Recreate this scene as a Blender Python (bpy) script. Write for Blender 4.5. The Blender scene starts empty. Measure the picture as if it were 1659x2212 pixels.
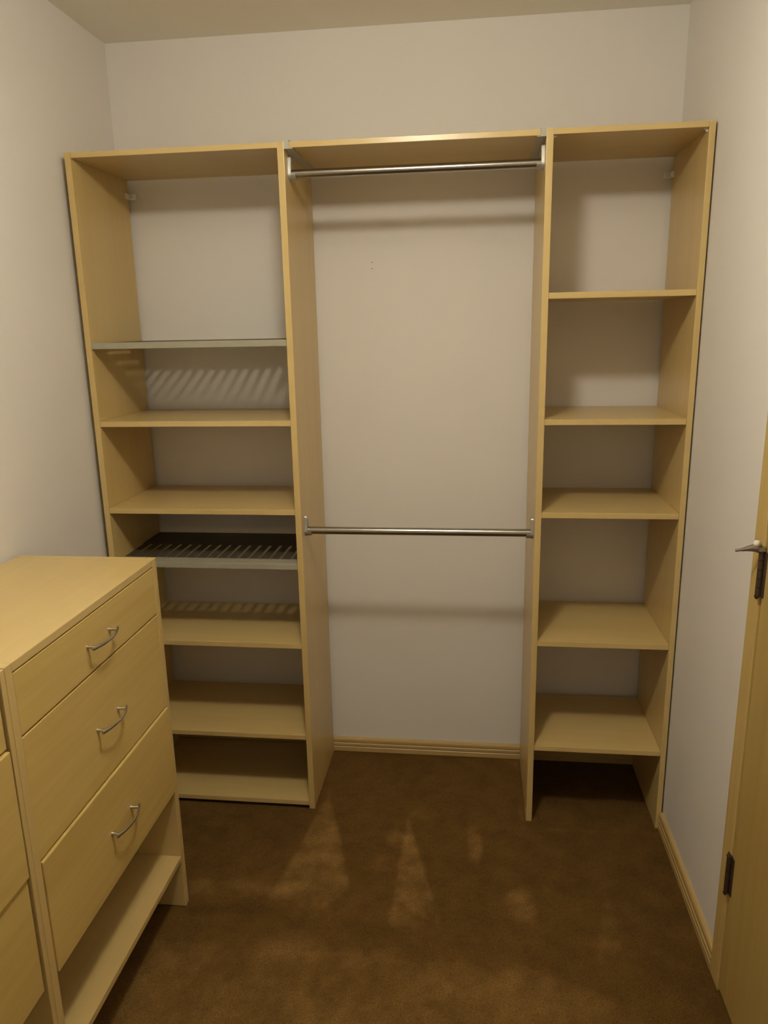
import bpy, bmesh, math, random
import numpy as np
from mathutils import Matrix, Vector

scene = bpy.context.scene
COL = scene.collection

# ------------------------------------------------------------------ camera
cam_data = bpy.data.cameras.new('camera')
cam = bpy.data.objects.new('camera', cam_data)
COL.objects.link(cam)
RGT = Vector((0.9930212, 0.1163377, -0.0193485))
UPV = Vector((-0.0093180, 0.2409418, 0.9704948))
FWD = Vector((-0.1175670, 0.9635417, -0.2403444))
m = Matrix.Identity(4)
for i in range(3):
    m[i][0] = RGT[i]; m[i][1] = UPV[i]; m[i][2] = -FWD[i]
m[0][3], m[1][3], m[2][3] = 1.28976, -2.57834, 1.59966
cam.matrix_world = m
cam_data.sensor_fit = 'HORIZONTAL'
cam_data.sensor_width = 36.0
cam_data.lens = 36.0 * 1616.73 / 1659.0
cam_data.clip_start = 0.02
scene.camera = cam

# ------------------------------------------------------------------ world, exposure
world = bpy.data.worlds.new('world')
scene.world = world
world.use_nodes = True
world.node_tree.nodes['Background'].inputs[0].default_value = (0, 0, 0, 1)
world.node_tree.nodes['Background'].inputs[1].default_value = 0.0
vs = scene.view_settings
vs.view_transform = 'Standard'
vs.look = 'None'
vs.gamma = 1.0
vs.use_curve_mapping = False
vs.exposure = 0.0
LAMP_POS = (1.08, -1.49, 2.38)      # the ceiling lamp (built below)
LAMP_STRENGTH = 154.0
LAMP_COLOR = (1.0, 0.93, 0.77)

# ------------------------------------------------------------------ materials
def new_mat(name):
    mt = bpy.data.materials.new(name)
    mt.use_nodes = True
    return mt, mt.node_tree.nodes, mt.node_tree.links, mt.node_tree.nodes['Principled BSDF']

def ramp(nodes, links, src, stops):
    r = nodes.new('ShaderNodeValToRGB')
    e = r.color_ramp.elements
    e[0].position, e[0].color = stops[0][0], (*stops[0][1], 1)
    e[1].position, e[1].color = stops[-1][0], (*stops[-1][1], 1)
    for p, c in stops[1:-1]:
        x = e.new(p); x.color = (*c, 1)
    links.new(src, r.inputs[0])
    return r

def wood(name, axis, light, dark, rough=0.30, contrast=1.0, spec=0.6):
    mt, n, l, b = new_mat(name)
    tc = n.new('ShaderNodeTexCoord')
    oi = n.new('ShaderNodeObjectInfo')
    off = n.new('ShaderNodeVectorMath'); off.operation = 'SCALE'
    comb = n.new('ShaderNodeCombineXYZ')
    l.new(oi.outputs['Random'], comb.inputs[0]); l.new(oi.outputs['Random'], comb.inputs[1]); l.new(oi.outputs['Random'], comb.inputs[2])
    l.new(comb.outputs[0], off.inputs[0]); off.inputs['Scale'].default_value = 13.0
    add = n.new('ShaderNodeVectorMath'); add.operation = 'ADD'
    l.new(tc.outputs['Object'], add.inputs[0]); l.new(off.outputs[0], add.inputs[1])
    mp = n.new('ShaderNodeMapping')
    s = [55.0, 55.0, 55.0]; s['xyz'.index(axis)] = 2.2
    mp.inputs['Scale'].default_value = s
    l.new(add.outputs[0], mp.inputs[0])
    n1 = n.new('ShaderNodeTexNoise'); n1.inputs['Scale'].default_value = 1.0; n1.inputs['Detail'].default_value = 5.0
    n1.inputs['Distortion'].default_value = 0.6
    l.new(mp.outputs[0], n1.inputs['Vector'])
    mp2 = n.new('ShaderNodeMapping')
    s2 = [9.0, 9.0, 9.0]; s2['xyz'.index(axis)] = 0.7
    mp2.inputs['Scale'].default_value = s2
    l.new(add.outputs[0], mp2.inputs[0])
    n2 = n.new('ShaderNodeTexNoise'); n2.inputs['Scale'].default_value = 1.0; n2.inputs['Detail'].default_value = 3.0
    l.new(mp2.outputs[0], n2.inputs['Vector'])
    mix = n.new('ShaderNodeMix'); mix.data_type = 'FLOAT'; mix.inputs['Factor'].default_value = 0.5
    l.new(n1.outputs['Fac'], mix.inputs['A']); l.new(n2.outputs['Fac'], mix.inputs['B'])
    c = 0.5 * contrast
    mid = tuple((a + d) / 2 for a, d in zip(light, dark))
    lo = tuple(mv + (d - mv) * c * 2 for mv, d in zip(mid, dark)); hi = tuple(mv + (a - mv) * c * 2 for mv, a in zip(mid, light))
    r = ramp(n, l, mix.outputs['Result'], [(0.32, lo), (0.5, mid), (0.68, hi)])
    l.new(r.outputs[0], b.inputs['Base Color'])
    b.inputs['Roughness'].default_value = rough
    b.inputs['Specular IOR Level'].default_value = spec
    bp = n.new('ShaderNodeBump'); bp.inputs['Strength'].default_value = 0.03; bp.inputs['Distance'].default_value = 0.002
    l.new(n1.outputs['Fac'], bp.inputs['Height']); l.new(bp.outputs[0], b.inputs['Normal'])
    return mt

LW, DW = (0.635, 0.472, 0.200), (0.575, 0.414, 0.162)
WX = wood('maple_laminate_grain_x', 'x', LW, DW)
WY = wood('maple_laminate_grain_y', 'y', LW, DW)
WZ = wood('maple_laminate_grain_z', 'z', LW, DW)
DY = wood('maple_drawer_front', 'y', (0.67, 0.492, 0.175), (0.55, 0.388, 0.118), 0.38)
DOORW = wood('door_veneer', 'z', (0.52, 0.375, 0.125), (0.43, 0.295, 0.085), 0.42)
TRIMX = wood('pine_trim_x', 'x', (0.58, 0.415, 0.170), (0.46, 0.315, 0.115), 0.4)
TRIMY = wood('pine_trim_y', 'y', (0.58, 0.415, 0.170), (0.46, 0.315, 0.115), 0.4)
TRIMZ = wood('pine_trim_z', 'z', (0.66, 0.480, 0.185), (0.55, 0.385, 0.130), 0.42)

def paint(name, col, bump=0.08, rough=0.75):
    mt, n, l, b = new_mat(name)
    tc = n.new('ShaderNodeTexCoord')
    ns = n.new('ShaderNodeTexNoise'); ns.inputs['Scale'].default_value = 190.0; ns.inputs['Detail'].default_value = 3.0
    l.new(tc.outputs['Object'], ns.inputs['Vector'])
    n2 = n.new('ShaderNodeTexNoise'); n2.inputs['Scale'].default_value = 1.6; n2.inputs['Detail'].default_value = 2.0
    l.new(tc.outputs['Object'], n2.inputs['Vector'])
    r = ramp(n, l, n2.outputs['Fac'], [(0.3, tuple(c * 0.985 for c in col)), (0.7, col)])
    l.new(r.outputs[0], b.inputs['Base Color'])
    b.inputs['Roughness'].default_value = rough
    b.inputs['Specular IOR Level'].default_value = 0.25
    bp = n.new('ShaderNodeBump'); bp.inputs['Strength'].default_value = bump; bp.inputs['Distance'].default_value = 0.002
    l.new(ns.outputs['Fac'], bp.inputs['Height']); l.new(bp.outputs[0], b.inputs['Normal'])
    return mt
WALL = paint('white_wall_paint', (0.80, 0.765, 0.725))
CEIL = paint('ceiling_paint', (0.88, 0.85, 0.77), 0.2)

def simple(name, col, rough, metal=0.0, noise=0.04, scale=40.0, spec=0.5):
    mt, n, l, b = new_mat(name)
    tc = n.new('ShaderNodeTexCoord')
    ns = n.new('ShaderNodeTexNoise'); ns.inputs['Scale'].default_value = scale; ns.inputs['Detail'].default_value = 3.0
    l.new(tc.outputs['Object'], ns.inputs['Vector'])
    r = ramp(n, l, ns.outputs['Fac'], [(0.3, tuple(c * (1 - noise) for c in col)), (0.7, tuple(min(1, c * (1 + noise)) for c in col))])
    l.new(r.outputs[0], b.inputs['Base Color'])
    b.inputs['Roughness'].default_value = rough
    b.inputs['Metallic'].default_value = metal
    b.inputs['Specular IOR Level'].default_value = spec
    return mt
CHROME = simple('satin_chrome', (0.40, 0.38, 0.35), 0.22, 1.0)
BRACKET = simple('grey_cast_metal', (0.40, 0.38, 0.34), 0.45, 0.6)
RAIL = simple('grey_plastic_rail', (0.44, 0.43, 0.36), 0.5)
GREYSHELF = simple('grey_enamelled_metal', (0.345, 0.325, 0.245), 0.42)
DARKMET = simple('dark_slotted_metal', (0.075, 0.068, 0.048), 0.55)
NICKEL = simple('brushed_nickel', (0.58, 0.55, 0.48), 0.3, 1.0)
BRONZE = simple('dark_bronze_hinge', (0.085, 0.055, 0.035), 0.45, 0.5)
STEEL = simple('dull_steel', (0.40, 0.36, 0.33), 0.38, 0.9)
RUBBER = simple('white_rubber', (0.72, 0.68, 0.58), 0.6)
WHITEPL = simple('white_plastic', (0.86, 0.84, 0.76), 0.45)
DARK = simple('dark_hole', (0.05, 0.04, 0.03), 0.9)
WHITEMET = simple('white_lamp_metal', (0.75, 0.73, 0.68), 0.4)

mt, n, l, b = new_mat('opal_lamp_glass')
b.inputs['Base Color'].default_value = (0.9, 0.88, 0.84, 1)
b.inputs['Emission Color'].default_value = (*LAMP_COLOR, 1)
b.inputs['Emission Strength'].default_value = LAMP_STRENGTH
OPAL = mt

# carpet: 'pile' attribute holds the brushed-pile marks in the carpet
mt, n, l, b = new_mat('brown_carpet')
tc = n.new('ShaderNodeTexCoord')
at = n.new('ShaderNodeAttribute'); at.attribute_name = 'pile'
nz = n.new('ShaderNodeTexNoise'); nz.inputs['Scale'].default_value = 420.0; nz.inputs['Detail'].default_value = 3.0
l.new(tc.outputs['Object'], nz.inputs['Vector'])
nb = n.new('ShaderNodeTexNoise'); nb.inputs['Scale'].default_value = 14.0; nb.inputs['Detail'].default_value = 4.0
l.new(tc.outputs['Object'], nb.inputs['Vector'])
rp = ramp(n, l, at.outputs['Fac'], [(0.0, (0.084, 0.043, 0.0095)), (0.5, (0.122, 0.064, 0.0152)), (1.0, (0.260, 0.150, 0.044))])
mul = n.new('ShaderNodeMix'); mul.data_type = 'RGBA'; mul.blend_type = 'MULTIPLY'; mul.inputs['Factor'].default_value = 1.0
rf = ramp(n, l, nz.outputs['Fac'], [(0.3, (0.55, 0.55, 0.55)), (0.7, (1.4, 1.4, 1.4))])
l.new(rp.outputs[0], mul.inputs['A']); l.new(rf.outputs[0], mul.inputs['B'])
mul2 = n.new('ShaderNodeMix'); mul2.data_type = 'RGBA'; mul2.blend_type = 'MULTIPLY'; mul2.inputs['Factor'].default_value = 1.0
rf2 = ramp(n, l, nb.outputs['Fac'], [(0.3, (0.85, 0.85, 0.85)), (0.7, (1.12, 1.12, 1.12))])
l.new(mul.outputs['Result'], mul2.inputs['A']); l.new(rf2.outputs[0], mul2.inputs['B'])
l.new(mul2.outputs['Result'], b.inputs['Base Color'])
b.inputs['Roughness'].default_value = 0.95
b.inputs['Specular IOR Level'].default_value = 0.1
b.inputs['Sheen Weight'].default_value = 0.15
b.inputs['Sheen Roughness'].default_value = 0.5
b.inputs['Sheen Tint'].default_value = (0.5, 0.35, 0.2, 1)
CARPET = mt

# ------------------------------------------------------------------ helpers
def tag(o, label=None, cat=None, group=None, kind=None):
    if label: o['label'] = label
    if cat: o['category'] = cat
    if group: o['group'] = group
    if kind: o['kind'] = kind
    return o

def empty(name, loc):
    o = bpy.data.objects.new(name, None)
    o.empty_display_size = 0.05
    o.location = loc
    COL.objects.link(o)
    return o

def world_loc(o):
    v = Vector(o.location)
    while o.parent:
        o = o.parent
        v += Vector(o.location)
    return v

def link(name, me, mat, loc, parent=None, smooth=False):
    me.materials.clear(); me.materials.append(mat)
    if smooth:
        for p in me.polygons: p.use_smooth = True
    o = bpy.data.objects.new(name, me)
    COL.objects.link(o)
    if parent:
        o.parent = parent
        o.location = Vector(loc) - world_loc(parent)
    else:
        o.location = loc
    return o

def bm_box(bm, x0, x1, y0, y1, z0, z1, bev=0.0, seg=2):
    r = bmesh.ops.create_cube(bm, size=1.0)
    vsx = r['verts']
    for vtx in vsx:
        vtx.co = Vector(((x0 + x1) / 2 + vtx.co.x * (x1 - x0), (y0 + y1) / 2 + vtx.co.y * (y1 - y0), (z0 + z1) / 2 + vtx.co.z * (z1 - z0)))
    if bev > 0:
        es = list({e for vtx in vsx for e in vtx.link_edges})
        bmesh.ops.bevel(bm, geom=es, offset=bev, segments=seg, affect='EDGES', profile=0.6)

def mesh_from(bm, name, origin):
    for vtx in bm.verts: vtx.co -= Vector(origin)
    bmesh.ops.recalc_face_normals(bm, faces=bm.faces)
    me = bpy.data.meshes.new(name)
    bm.to_mesh(me); bm.free()
    return me

def box(name, mat, x0, x1, y0, y1, z0, z1, parent=None, bev=0.0012, seg=2):
    """One box-shaped board in world coordinates with eased edges."""
    x0, x1 = sorted((x0, x1)); y0, y1 = sorted((y0, y1)); z0, z1 = sorted((z0, z1))
    bm = bmesh.new()
    bm_box(bm, x0, x1, y0, y1, z0, z1, bev, seg)
    org = ((x0 + x1) / 2, (y0 + y1) / 2, z0)
    return link(name, mesh_from(bm, name, org), mat, org, parent)

def boxes(name, mat, lst, parent=None, bev=0.0):
    bm = bmesh.new()
    for bx in lst: bm_box(bm, *bx, bev=bev)
    xs = [q for bx in lst for q in bx[0:2]]; ys = [q for bx in lst for q in bx[2:4]]; zs = [q for bx in lst for q in bx[4:6]]
    org = ((min(xs) + max(xs)) / 2, (min(ys) + max(ys)) / 2, min(zs))
    return link(name, mesh_from(bm, name, org), mat, org, parent)

def tube_into(bm, pts, radii, seg=16, cap=True):
    """Swept tube through points; radius (or (ra, rb)) per point."""
    rings = []
    P = [Vector(p) for p in pts]
    prev = None
    for i, p in enumerate(P):
        t = (P[min(i + 1, len(P) - 1)] - P[max(i - 1, 0)]).normalized()
        if prev is None:
            a = Vector((0, 0, 1)) if abs(t.z) < 0.9 else Vector((1, 0, 0))
            nrm = (a - t * a.dot(t)).normalized()
        else:
            nrm = (prev - t * prev.dot(t)).normalized()
        prev = nrm
        bi = t.cross(nrm)
        r = radii[i] if isinstance(radii, (list, tuple)) else radii
        ra, rb = r if isinstance(r, tuple) else (r, r)
        rings.append([bm.verts.new(p + nrm * (ra * math.cos(k * 2 * math.pi / seg)) + bi * (rb * math.sin(k * 2 * math.pi / seg))) for k in range(seg)])
    for i in range(len(rings) - 1):
        for k in range(seg):
            bm.faces.new((rings[i][k], rings[i][(k + 1) % seg], rings[i + 1][(k + 1) % seg], rings[i + 1][k]))
    if cap:
        bm.faces.new(rings[0][::-1]); bm.faces.new(rings[-1])

def tube(name, mat, pts, radii, parent=None, seg=16):
    bm = bmesh.new()
    tube_into(bm, pts, radii, seg)
    org = tuple(Vector(pts[len(pts) // 2]))
    o = link(name, mesh_from(bm, name, org), mat, org, parent, smooth=True)
    o.data.set_sharp_from_angle(angle=math.radians(50))
    return o

def prism(name, mat, prof, axis, a0, a1, parent=None, origin=None):
    """Extrude a closed 2-D profile along x or y between a0 and a1."""
    bm = bmesh.new()
    def P(u, w, a): return (a, u, w) if axis == 'x' else (u, a, w)
    r0 = [bm.verts.new(P(u, w, a0)) for u, w in prof]
    r1 = [bm.verts.new(P(u, w, a1)) for u, w in prof]
    k = len(prof)
    for i in range(k):
        bm.faces.new((r0[i], r0[(i + 1) % k], r1[(i + 1) % k], r1[i]))
    bm.faces.new(r0[::-1]); bm.faces.new(r1)
    c = (sum(p[0] for p in prof) / k, min(p[1] for p in prof))
    org = P(c[0], c[1], (a0 + a1) / 2)
    return link(name, mesh_from(bm, name, org), mat, org, parent)

# ------------------------------------------------------------------ room shell
XW0, XW1 = 0.0997, 1.9097
YB, YF = 0.0, -3.05
ZC = 2.5004
T = 0.12
WT = dict(kind='structure')

wb = box('wall_back', WALL, XW0 - T, XW1 + T, YB, YB + T, 0, ZC, bev=0)
tag(wb, 'off-white painted wall behind the maple shelf towers', 'wall', kind='structure')
wl = box('wall_left', WALL, XW0 - T, XW0, YF, YB, 0, ZC, bev=0)
tag(wl, 'off-white painted wall behind the drawer cabinets', 'wall', kind='structure')
DY0, DY1, DZ = -0.9960, -1.8100, 2.045      # door opening
wr = boxes('wall_right', WALL, [(XW1, XW1 + T, DY0, YB, 0, ZC), (XW1, XW1 + T, DY1, DY0, DZ, ZC), (XW1, XW1 + T, YF, DY1, 0, ZC)])
tag(wr, 'off-white painted wall beside the wooden door', 'wall', kind='structure')
wf = box('wall_front', WALL, XW0 - T, XW1 + T, YF - T, YF, 0, ZC, bev=0)
tag(wf, 'off-white painted wall facing the shelf towers', 'wall', kind='structure')
ce = box('ceiling', CEIL, XW0 - T, XW1 + T, YF - T, YB + T, ZC, ZC + 0.1, bev=0)
tag(ce, 'plain cream painted ceiling above the closet', 'ceiling', kind='structure')

# two small pin holes in the back wall above the clothes rods
for z in (1.807, 1.787):
    tube('pin_hole', DARK, [(0.952, -0.0008, z), (0.952, 0.0004, z)], 0.0016, wb, seg=8)

# carpeted floor: fine grid with an uneven pile and brushed marks
def carpet():
    step = 0.006
    nx = int((XW1 - XW0 + 2 * 0.02) / step); ny = int((YB + 0.02 - YF + 0.02) / step)
    xs = np.linspace(XW0 - 0.02, XW1 + 0.02, nx); ys = np.linspace(YF - 0.02, YB + 0.02, ny)
    X, Y = np.meshgrid(xs, ys)
    rng = np.random.default_rng(4)
    Z = -0.0035 * rng.random(X.shape)
    # pile field 0..1, 0.4 = neutral
    F = np.full(X.shape, 0.36)
    def smooth(a, e0, e1): 
        t = np.clip((a - e0) / (e1 - e0), 0, 1); return t * t * (3 - 2 * t)
    def vnoise(sc, seed):
        g = np.random.default_rng(seed).random((64, 64)); u = (X - XW0 + 1) * sc; w = (Y - YF + 1) * sc
        i, j = np.floor(u).astype(int), np.floor(w).astype(int); fu, fw = u - i, w - j
        fu, fw = fu * fu * (3 - 2 * fu), fw * fw * (3 - 2 * fw); i, j = i % 63, j % 63
        return (g[j, i] * (1 - fu) + g[j, i + 1] * fu) * (1 - fw) + (g[j + 1, i] * (1 - fu) + g[j + 1, i + 1] * fu) * fw
    vn1 = np.clip(0.55 + 1.1 * (vnoise(23.0, 8) - 0.5) + 0.7 * (vnoise(60.0, 9) - 0.5), 0, 1)
    def blob(cx, cy, rx, ry, ang=0.0, amp=0.4, soft=0.6):
        c, s = math.cos(ang), math.sin(ang)
        u = ((X - cx) * c + (Y - cy) * s) / rx; w = (-(X - cx) * s + (Y - cy) * c) / ry
        return amp * (1 - smooth(np.sqrt(u * u + w * w), 1 - soft, 1 + soft * 0.5)) * (0.45 + 0.55 * vn1)
    def poly(pts, amp, soft):
        # convex polygon, softened by signed distance to its sides
        k = len(pts); d = np.full(X.shape, -1e9)
        ar = sum(pts[i][0] * pts[(i + 1) % k][1] - pts[(i + 1) % k][0] * pts[i][1] for i in range(k))
        sg = 1 if ar > 0 else -1
        for i in range(k):
            ax, ay = pts[i]; bx_, by_ = pts[(i + 1) % k]
            L = math.hypot(bx_ - ax, by_ - ay)
            nxn, nyn = sg * (by_ - ay) / L, -sg * (bx_ - ax) / L
            d = np.maximum(d, (X - ax) * nxn + (Y - ay) * nyn)
        return amp * (1 - smooth(d, -soft, soft)) * (0.50 + 0.50 * vn1)
    w1 = 0.5 + 0.5 * np.sin(X * 61 + Y * 17) * np.sin(Y * 43 - X * 23)
    # wedge marks left by a vacuum cleaner
    F += poly([(0.792, -0.264), (0.715, -0.800), (0.800, -0.960), (0.945, -0.730)], 0.50, 0.013) * smooth(Y, -0.92, -0.68)
    F += poly([(1.085, -0.394), (1.066, -0.860), (1.150, -0.990), (1.222, -0.860)], 0.50, 0.012) * smooth(Y, -0.95, -0.74)
    F += poly([(1.682, -0.679), (1.610, -0.930), (1.690, -1.080), (1.722, -0.880)], 0.34, 0.014) * smooth(Y, -1.02, -0.85)
    F += blob(1.305, -0.495, 0.030, 0.125, 0.05, 0.40)
    F += blob(1.437, -0.755, 0.052, 0.085, 0.15, 0.42)
    F += blob(1.137, -0.365, 0.062, 0.042, 0.1, 0.30)
    F += blob(1.055, -0.505, 0.040, 0.060, 0.3, 0.34)
    F += blob(1.025, -0.630, 0.060, 0.045, 0.2, 0.28)
    F += blob(0.585, -0.765, 0.21, 0.055, 0.06, 0.30)
    F += blob(0.95, -0.83, 0.16, 0.07, 0.0, 0.10)
    # walked, flattened area towards the camera
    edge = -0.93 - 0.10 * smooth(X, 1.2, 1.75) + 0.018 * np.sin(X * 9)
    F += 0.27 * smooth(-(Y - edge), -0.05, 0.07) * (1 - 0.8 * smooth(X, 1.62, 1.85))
    # dark strokes
    F -= blob(0.60, -0.852, 0.16, 0.022, 0.10, 0.24)
    F -= blob(0.79, -0.868, 0.06, 0.018, -0.5, 0.16)
    F -= blob(1.155, -0.950, 0.060, 0.030, 0.1, 0.20)
    F -= blob(0.56, -0.52, 0.26, 0.14, 0.0, 0.12)
    F -= blob(0.95, -0.62, 0.05, 0.14, 0.0, 0.12)
    F -= blob(1.23, -0.62, 0.05, 0.12, 0.0, 0.08)
    F -= 0.12 * smooth(X, 1.55, 1.85) * smooth(-Y, 0.40, 0.55)
    # crease in front of the narrow tower and along its side
    F += 0.16 * np.exp(-((Y + 0.416 - 0.03 * (X - 1.5)) / 0.008) ** 2) * (X > 1.33) 
    F += 0.14 * np.exp(-((X - 1.462) / 0.010) ** 2) * (Y > -0.41)
    F += 0.14 * (vnoise(7.0, 1) - 0.5) + 0.10 * (vnoise(17.0, 2) - 0.5) + 0.12 * (vnoise(41.0, 3) - 0.5)
    F += 0.04 * (w1 - 0.5) + 0.05 * (rng.random(X.shape) - 0.5)
    F = np.clip(F, 0, 1)
    verts = np.stack([X.ravel(), Y.ravel(), Z.ravel()], 1)
    idx = np.arange(nx * ny).reshape(ny, nx)
    q = np.stack([idx[:-1, :-1].ravel(), idx[:-1, 1:].ravel(), idx[1:, 1:].ravel(), idx[1:, :-1].ravel()], 1)
    me = bpy.data.meshes.new('floor')
    me.vertices.add(len(verts)); me.vertices.foreach_set('co', verts.astype(np.float32).ravel())
    me.loops.add(q.size); me.loops.foreach_set('vertex_index', q.astype(np.int32).ravel())
    me.polygons.add(len(q))
    me.polygons.foreach_set('loop_start', np.arange(0, q.size, 4, dtype=np.int32))
    me.polygons.foreach_set('loop_total', np.full(len(q), 4, dtype=np.int32))
    me.update(); me.validate()
    a = me.attributes.new('pile', 'FLOAT', 'POINT')
    a.data.foreach_set('value', F.astype(np.float32).ravel())
    o = link('floor', me, CARPET, (0, 0, 0))
    tag(o, 'brown cut-pile carpet with lighter brushed marks', 'floor', kind='structure')
carpet()

# baseboards: moulded profile (u = away from wall, w = height)
def bb_prof(h, t):
    pr = [(0, 0), (t, 0), (t, 0.30 * h), (t * 0.80, 0.34 * h), (t * 0.80, 0.38 * h), (t, 0.42 * h), (t, 0.58 * h), (t * 0.78, 0.62 * h),
          (t * 0.78, 0.66 * h), (t * 0.95, 0.70 * h), (t * 0.95, 0.86 * h), (t * 0.75, 0.96 * h), (t * 0.45, h), (0, h)]
    return pr
HB = 0.056
o = prism('baseboard_back', TRIMX, [(-u, w) for u, w in bb_prof(HB, 0.013)], 'x', XW0 + 0.013, XW1 - 0.006)
tag(o, 'grooved maple baseboard along the back wall between the shelf towers', 'baseboard', kind='structure')
o = prism('baseboard_right', TRIMY, [(XW1 - u, w) for u, w in bb_prof(0.062, 0.013)], 'y', -0.9325, -0.3815)
tag(o, 'maple baseboard on the wall between the narrow tower and the door', 'baseboard', kind='structure')
o = prism('baseboard_left', TRIMY, [(XW0 + u, w) for u, w in bb_prof(HB, 0.013)], 'y', YF, 0.0)
tag(o, 'maple baseboard running behind the drawer cabinets', 'baseboard', kind='structure')

# ------------------------------------------------------------------ door, casing and hinges
XC = 1.8975
o = box('trim_1', TRIMZ, XC, XW1, -0.9915, -0.9330, -0.002, 2.105, bev=0.003)
tag(o, 'flat maple door casing strip beside the hinges', 'door casing', kind='structure')
o = box('trim_2', TRIMZ, XC, XW1, DY1 - 0.062, DY1 - 0.003, -0.002, 2.105, bev=0.003)
tag(o, 'flat maple door casing strip on the latch side', 'door casing', kind='structure')
o = box('trim_3', TRIMY, XC, XW1, DY1 - 0.003, -0.9915, 2.047, 2.105, bev=0.003)
tag(o, 'flat maple door casing strip above the door', 'door casing', kind='structure')
o = boxes('trim_4', TRIMZ, [(XW1 - 0.004, XW1 + T, -0.9965, -0.9925, 0, 2.043), (XW1 - 0.004, XW1 + T, DY1 - 0.003, DY1 + 0.004, 0, 2.043), (XW1 - 0.004, XW1 + T, DY1 + 0.004, -0.9965, 2.039, 2.046),
                            (XW1 + 0.05, XW1 + 0.065, DY1 + 0.004, DY1 + 0.02, 0, 2.039), (XW1 + 0.05, XW1 + 0.065, -1.012, -0.9965, 0, 2.039)])
tag(o, 'maple door jamb lining the door opening', 'door jamb', kind='structure')

door = box('door_1', DOORW, 1.8998, 1.9358, DY1 + 0.006, -0.9995, 0.010, 2.036, bev=0.002)
tag(door, 'plain flush maple door with dark bronze hinges in the right wall', 'door', kind='structure')
def hinge(zc, stop=False):
    hx, hy = 1.8945, -0.9945
    bm = bmesh.new()
    # two leaves, five knuckles and a pin with ball tips
    bm_box(bm, 1.8952, 1.8978, -0.9930, -0.9775, zc - 0.050, zc + 0.050, 0.0008, 1)
    bm_box(bm, 1.8972, 1.9002, -1.0105, -0.9940, zc - 0.050, zc + 0.050, 0.0008, 1)
    for k in range(5):
        z0 = zc - 0.050 + k * 0.020
        tube_into(bm, [(hx - 0.001, hy, z0 + 0.0006), (hx - 0.001, hy, z0 + 0.0194)], 0.0062, 14)
    tube_into(bm, [(hx - 0.003, hy, zc - 0.056), (hx - 0.003, hy, zc - 0.050)], [0.003, 0.0055], 10)
    tube_into(bm, [(hx - 0.003, hy, zc + 0.050), (hx - 0.003, hy, zc + 0.056)], [0.0055, 0.003], 10)
    # screw heads
    for dz in (-0.035, 0.0, 0.035):
        tube_into(bm, [(1.8952, -0.9852, zc + dz), (1.8942, -0.9852, zc + dz)], 0.0030, 10)
        tube_into(bm, [(1.8974, -1.0045, zc + dz), (1.8964, -1.0045, zc + dz)], 0.0034, 10)
    org = (hx, hy, zc)
    h = link('hinge', mesh_from(bm, 'hinge', org), BRONZE, org, door)
    tag(h, 'dark bronze butt hinge')
    if stop:
        zt = zc + 0.053
        bm = bmesh.new()
        # collar round the pin and two flaring arms of a hinge-pin door stop
        tube_into(bm, [(hx - 0.003, hy, zt - 0.002), (hx - 0.003, hy, zt + 0.006)], 0.0100, 16)
        tube_into(bm, [(hx - 0.006, hy - 0.004, zt + 0.002), (1.8800, -0.985, zt + 0.001), (1.8680, -0.974, zt - 0.005), (1.8610, -0.968, zt - 0.009)],
                  [(0.010, 0.006), (0.0085, 0.005), (0.005, 0.004), (0.0035, 0.0035)], 12)
        tube_into(bm, [(1.8625, -0.969, zt - 0.008), (1.8520, -0.960, zt - 0.013)], 0.0030, 10)
        tube_into(bm, [(hx - 0.006, hy - 0.002, zt + 0.004), (1.8835, -0.9955, zt + 0.0135)], 0.0030, 10)
        org = (hx - 0.003, hy, zt)
        a = link('door_stop_arm', mesh_from(bm, 'door_stop_arm', org), STEEL, org, h, smooth=True)
        a.data.set_sharp_from_angle(angle=math.radians(45))
        tag(a, 'grey metal door stop arm on the hinge pin')
        o = tube('bumper', RUBBER, [(1.8830, -0.996, zt + 0.014), (1.8818, -0.9975, zt + 0.0145), (1.8760, -1.003, zt + 0.016), (1.8745, -1.0045, zt + 0.0165)], [0.0045, 0.0068, 0.0068, 0.0045], h, 16)
        tag(o, 'white rubber bumper')
hinge(0.335); hinge(1.078, True); hinge(1.82)

# ------------------------------------------------------------------ shelf towers
D, YR = -0.3798, -0.0186
XL, XLI, XA, XAI, XB, XBI, XRI, XR = 0.1211, 0.1397, 0.7437, 0.7630, 1.4748, 1.4936, 1.8879, 1.9044
ZT, ZTF = 2.1, 2.0845

def side(parent, x0, x1):
    return box('side_panel', WZ, x0, x1, D, YR, 0.0, ZT, parent, bev=0.0015)
def shelf(parent, x0, x1, zb, name='shelf', zt=None):
    return box(name, WX, x0 + 0.0003, x1 - 0.0003, D + 0.0008, YR - 0.001, zb, zt or zb + 0.0168, parent, bev=0.0013)

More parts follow.
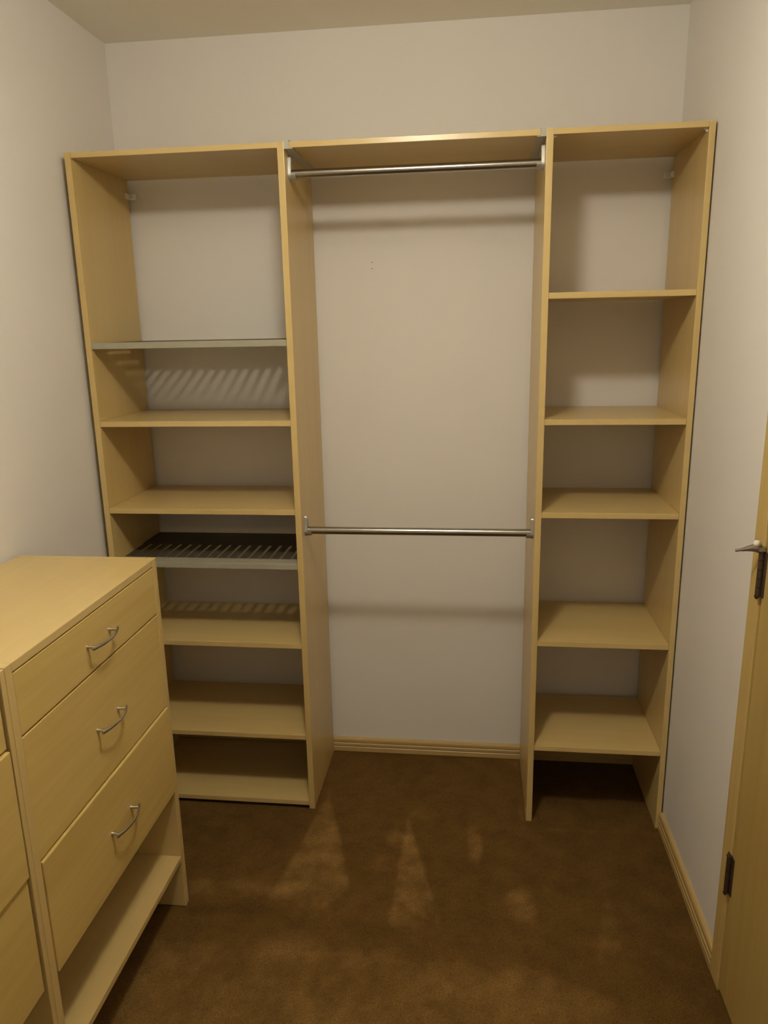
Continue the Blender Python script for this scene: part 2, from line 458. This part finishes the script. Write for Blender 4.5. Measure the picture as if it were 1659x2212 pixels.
def wall_clip(parent, x, z, s):
    """white plastic L clip that fixes a side panel to the wall; s = +1 opens to the right of the panel"""
    bm = bmesh.new()
    bm_box(bm, min(x, x + s * 0.006), max(x, x + s * 0.006), -0.046, -0.0165, z - 0.009, z + 0.009, 0.0012)
    bm_box(bm, min(x, x + s * 0.026), max(x, x + s * 0.026), -0.0225, -0.0165, z - 0.009, z + 0.009, 0.0012)
    bm_box(bm, min(x + s * .005, x + s * 0.016), max(x + s * .005, x + s * 0.016), -0.034, -0.0215, z - 0.0085, z - 0.0060, 0.0006)
    tube_into(bm, [(x + s * 0.006, -0.034, z), (x + s * 0.0085, -0.034, z)], 0.0050, 12)
    tube_into(bm, [(x + s * 0.018, -0.0225, z), (x + s * 0.018, -0.0255, z)], 0.0048, 12)
    tube_into(bm, [(x + s * 0.018, -0.0165, z), (x + s * 0.018, -0.0005, z)], 0.0030, 10)
    org = (x, -0.02, z)
    o = link('wall_clip', mesh_from(bm, 'wall_clip', org), WHITEPL, org, parent)
    tag(o, 'small white plastic wall clip')

def metal_shelf(parent, x0, x1, zb, zt):
    """grey metal shoe shelf: solid back strip, open slots with slats, folded front lip"""
    ya, yb = -0.325, -0.165
    bm = bmesh.new()
    bm_box(bm, x0 + .0005, x1 - .0005, D + .004, ya, zt - 0.004, zt, 0.0005, 1)
    bm_box(bm, x0 + .0005, x1 - .0005, D + .0008, D + .0052, zb, zt, 0.0012, 2)
    bm_box(bm, x0 + .0005, x1 - .0005, D + .0052, D + .016, zb, zb + 0.002, 0.0004, 1)
    bm_box(bm, x0 + .0005, x0 + .003, D + .005, YR - .004, zb + .002, zt - .0045, 0.0004, 1)
    bm_box(bm, x1 - .003, x1 - .0005, D + .005, YR - .004, zb + .002, zt - .0045, 0.0004, 1)
    org = ((x0 + x1) / 2, D, zb)
    o = link('metal_shelf', mesh_from(bm, 'metal_shelf', org), GREYSHELF, org, parent)
    tag(o, 'grey metal slotted shoe shelf')
    box('back_plate', DARKMET, x0 + .0005, x1 - .0005, yb, YR - .002, zt - 0.0042, zt - 0.0002, o, bev=0.0005, seg=1)
    # broad dark slats with narrow slots between them
    nsl = 17
    pitch = (x1 - x0) / nsl
    hw = (pitch - 0.0115) / 2
    bm = bmesh.new()
    bm_box(bm, -hw, hw, ya, yb, -0.0030, -0.0002, 0.0006, 1)
    me = mesh_from(bm, 'slat', (0, (ya + yb) / 2, 0))
    for k in range(nsl):
        link('slat', me, DARKMET, (x0 + pitch * (k + 0.5), (ya + yb) / 2, zt), o)

lt = empty('shelf_tower', ((XL + XAI) / 2, (D + YR) / 2, 0))
tag(lt, 'wide maple shelf tower with grey metal shoe racks, behind the drawer cabinet', 'shelf unit', 'maple shelf towers')
side(lt, XL, XLI); side(lt, XA, XAI)
shelf(lt, XLI, XA, ZTF, 'top_panel', ZT - 0.0005)
for zb in (1.3140, 1.0375, 0.5905, 0.2617, 0.0130):
    shelf(lt, XLI, XA, zb)
metal_shelf(lt, XLI, XA, 1.5498, 1.5683)
metal_shelf(lt, XLI, XA, 0.8597, 0.8777)
wall_clip(lt, XLI, 2.035, 1)

rt = empty('shelf_tower', ((XB + XR) / 2, (D + YR) / 2, 0))
tag(rt, 'narrow five-shelf maple tower standing beside the wall with the door', 'shelf unit', 'maple shelf towers')
side(rt, XB, XBI); side(rt, XRI, XR)
shelf(rt, XBI, XRI, ZTF, 'top_panel', ZT - 0.0005)
for zb in (1.6655, 1.3137, 1.0364, 0.6249, 0.2619):
    shelf(rt, XBI, XRI, zb)
wall_clip(rt, XRI, 2.033, -1)
for x, s in ((XBI, 1), (XRI, -1)):
    bm = bmesh.new()
    bm_box(bm, min(x, x + s * 0.009), max(x, x + s * 0.009), -0.366, -0.356, ZTF - 0.003, ZTF - 0.0002, 0.0008)
    bm_box(bm, min(x, x + s * 0.003), max(x, x + s * 0.003), -0.366, -0.356, ZTF - 0.008, ZTF - 0.003, 0.0008)
    org = (x, -0.364, ZTF)
    tag(link('corner_clip', mesh_from(bm, 'corner_clip', org), WHITEPL, org, rt), 'small white plastic corner clip')

# ------------------------------------------------------------------ hanging section between the towers
hs = empty('hanging_shelf', ((XAI + XB) / 2, (D + YR) / 2, ZTF - 0.01))
tag(hs, 'maple top shelf bridging the two towers on grey end rails', 'shelf')
box('board', WX, XAI + 0.0150, XB - 0.0150, D + 0.0008, YR - 0.001, ZTF - 0.001, ZT - 0.001, hs, bev=0.0013)
for x, s in ((XAI, 1), (XB, -1)):
    # folded rail: wall flange, ledge under the board, upper lip
    pr = [(0, 0), (0.024, 0), (0.024, 0.002), (0.0145, 0.002), (0.0145, 0.023), (0, 0.023)]
    bm = bmesh.new()
    pts = [(x + s * (u + 0.0003), ZTF - 0.0035 + w) for u, w in pr]
    r0 = [bm.verts.new((u, D + 0.0004, w)) for u, w in pts]; r1 = [bm.verts.new((u, YR - 0.002, w)) for u, w in pts]
    for i in range(6): bm.faces.new((r0[i], r0[(i + 1) % 6], r1[(i + 1) % 6], r1[i]))
    bm.faces.new(r0); bm.faces.new(r1[::-1])
    org = (x, D, ZTF)
    tag(link('end_rail', mesh_from(bm, 'end_rail', org), RAIL, org, hs), 'grey support rail')

def rod(z, label, grp):
    y = -0.330
    r = empty('clothes_rod', ((XAI + XB) / 2, y, z))
    tag(r, label, 'clothes rod', grp)
    tube('rod', CHROME, [(XAI + 0.0085, y, z), (XB - 0.0085, y, z)], 0.0122, r, 28)
    for x, s in ((XAI, 1), (XB, -1)):
        bm = bmesh.new()
        # teardrop back plate
        prof = []
        for k in range(13):
            a = math.pi + math.pi * k / 12
            prof.append((0.0165 * math.cos(a), -0.001 + 0.0165 * math.sin(a)))
        for k in range(9):
            a = math.pi * k / 8
            prof.append((0.0095 * math.cos(a), 0.040 + 0.0095 * math.sin(a)))
        v0 = [bm.verts.new((x + s * 0.0002, y + u, z + w)) for u, w in prof]; v1 = [bm.verts.new((x + s * 0.0085, y + u * 0.9, z + w * 0.985)) for u, w in prof]
        k = len(prof)
        for i in range(k): bm.faces.new((v0[i], v0[(i + 1) % k], v1[(i + 1) % k], v1[i]))
        bm.faces.new(v0[::-1]); bm.faces.new(v1)
        # cradle under the rod end
        A = [math.pi + math.pi * q / 10 for q in range(11)]
        rings = []
        for xx in (x + s * 0.008, x + s * 0.021):
            rings.append([bm.verts.new((xx, y + 0.0165 * math.cos(a), z + 0.0165 * math.sin(a))) for a in A] + [bm.verts.new((xx, y + 0.0126 * math.cos(a), z + 0.0126 * math.sin(a))) for a in A[::-1]])
        kk = len(rings[0])
        for i in range(kk): bm.faces.new((rings[0][i], rings[0][(i + 1) % kk], rings[1][(i + 1) % kk], rings[1][i]))
        for i in range(10):
            for rg in rings: bm.faces.new((rg[i], rg[i + 1], rg[kk - 2 - i], rg[kk - 1 - i]))
        org = (x, y, z)
        bk = link('bracket', mesh_from(bm, 'bracket', org), BRACKET, org, r)
        tag(bk, 'grey metal rod bracket')
        tube('screw', NICKEL, [(x + s * 0.0082, y, z + 0.038), (x + s * 0.0100, y, z + 0.038)], [0.0045, 0.0030], bk, 12)
rod(2.0245, 'satin chrome clothes rod just below the top shelf', 'chrome clothes rods between the towers')
rod(0.9770, 'satin chrome clothes rod at half height between the towers', 'chrome clothes rods between the towers')

# ------------------------------------------------------------------ drawer cabinets
XD, XDB = 0.4859, 0.1135
ZD = 1.0380
def drawer(parent, y0, y1, z0, z1, proud):
    bm = bmesh.new()
    bm_box(bm, XD - 0.0180 + proud, XD - 0.0005 + proud, y0, y1, z0, z1, 0.0022, 3)
    # drawer box behind the front (open top)
    xb = XD - 0.0180 + proud
    zz0, zz1 = z0 + 0.012, z1 - 0.03
    bm_box(bm, xb - 0.300, xb, y0 + 0.012, y0 + 0.024, zz0, zz1)
    bm_box(bm, xb - 0.300, xb, y1 - 0.024, y1 - 0.012, zz0, zz1)
    bm_box(bm, xb - 0.300, xb - 0.288, y0 + 0.024, y1 - 0.024, zz0, zz1)
    bm_box(bm, xb - 0.288, xb, y0 + 0.024, y1 - 0.024, zz0, zz0 + 0.006)
    org = (XD + proud, (y0 + y1) / 2, z0)
    d = link('drawer', mesh_from(bm, 'drawer', org), DY, org, parent)
    # bow handle with two flared feet
    yc, zc, hx = (y0 + y1) / 2, (z0 + z1) / 2, XD - 0.0005 + proud
    bm = bmesh.new()
    pts, rad = [], []
    for k in range(17):
        t = -1 + 2 * k / 16
        pts.append((hx + 0.029 - 0.0125 * t * t, yc + 0.0575 * t, zc)); rad.append((0.0040 + 0.0010 * t * t, 0.0026))
    tube_into(bm, pts, rad, 12)
    for s in (-1, 1):
        tube_into(bm, [(hx, yc + s * 0.048, zc), (hx + 0.006, yc + s * 0.048, zc), (hx + 0.0205, yc + s * 0.050, zc)], [0.0050, 0.0036, 0.0036], 12)
    org = (hx, yc, zc)
    h = link('handle', mesh_from(bm, 'handle', org), NICKEL, org, d, smooth=True)
    h.data.set_sharp_from_angle(angle=math.radians(50))
    tag(h, 'brushed nickel bow handle')
    return d

def cabinet(yn, yf, tn, tf, prouds, label, gap_f=0.0008, dz=0.0):
    """yn / yf: outer faces nearer to and farther from the camera; tn / tf: panel thicknesses"""
    c = empty('drawer_cabinet', ((XD + XDB) / 2, (yn + yf) / 2, 0))
    tag(c, label, 'drawer cabinet', 'maple drawer cabinets')
    box('side_panel', WZ, XDB, XD, yn, yn + tn, 0.0, ZD + dz, c, bev=0.0015)
    box('side_panel', WZ, XDB, XD, yf - tf, yf, 0.0, ZD + dz, c, bev=0.0015)
    yi0, yi1 = yn + tn, yf - tf
    box('top_panel', WY, XDB, XD - 0.0003, yi0 + .0002, yi1 - .0002, ZD + dz - 0.0175, ZD + dz - 0.0003, c, bev=0.0013)
    box('back_panel', WY, XDB, XDB + 0.005, yi0 + .0002, yi1 - .0002, 0.150, ZD + dz - 0.0177, c, bev=0)
    box('shelf', WY, XDB + 0.0055, XD - 0.0008, yi0 + .0002, yi1 - .0002, 0.1500, 0.1668, c, bev=0.0013)
    zs = [(0.8945, 1.0175), (0.6325, 0.8905), (0.3775, 0.6285)]
    for (z0, z1), pd in zip(zs, prouds):
        drawer(c, yi0 + 0.0008, yi1 - gap_f, z0, z1, pd)
    return c
cabinet(-1.4705, -0.8297, 0.0200, 0.0215, (0.0, 0.0, 0.0045), 'maple three-drawer cabinet with an open bottom shelf, next to the shelf tower')
cabinet(-2.1240, -1.4713, 0.0180, 0.0130, (-0.0010, 0.0045, -0.0010), 'maple three-drawer cabinet cut off at the left edge of the view', gap_f=0.0088, dz=-0.0015)

# ------------------------------------------------------------------ ceiling lamp
lx, ly, lz = LAMP_POS
lamp = empty('ceiling_lamp', (lx, ly, ZC))
tag(lamp, 'round opal glass ceiling lamp on a white metal canopy', 'lamp')
bm = bmesh.new()
tube_into(bm, [(lx, ly, ZC - 0.001), (lx, ly, ZC - 0.018), (lx, ly, ZC - 0.026)], [0.060, 0.060, 0.045], 32)
tube_into(bm, [(lx, ly, ZC - 0.024), (lx, ly, lz + 0.030)], 0.020, 24)
link('canopy', mesh_from(bm, 'canopy', (lx, ly, ZC)), WHITEMET, (lx, ly, ZC), lamp)
bm = bmesh.new()
bmesh.ops.create_uvsphere(bm, u_segments=32, v_segments=16, radius=1.0)
for vtx in bm.verts: vtx.co = Vector((lx + vtx.co.x * 0.088, ly + vtx.co.y * 0.088, lz + vtx.co.z * 0.036))
link('glass_globe', mesh_from(bm, 'glass_globe', (lx, ly, lz)), OPAL, (lx, ly, lz), lamp, smooth=True)
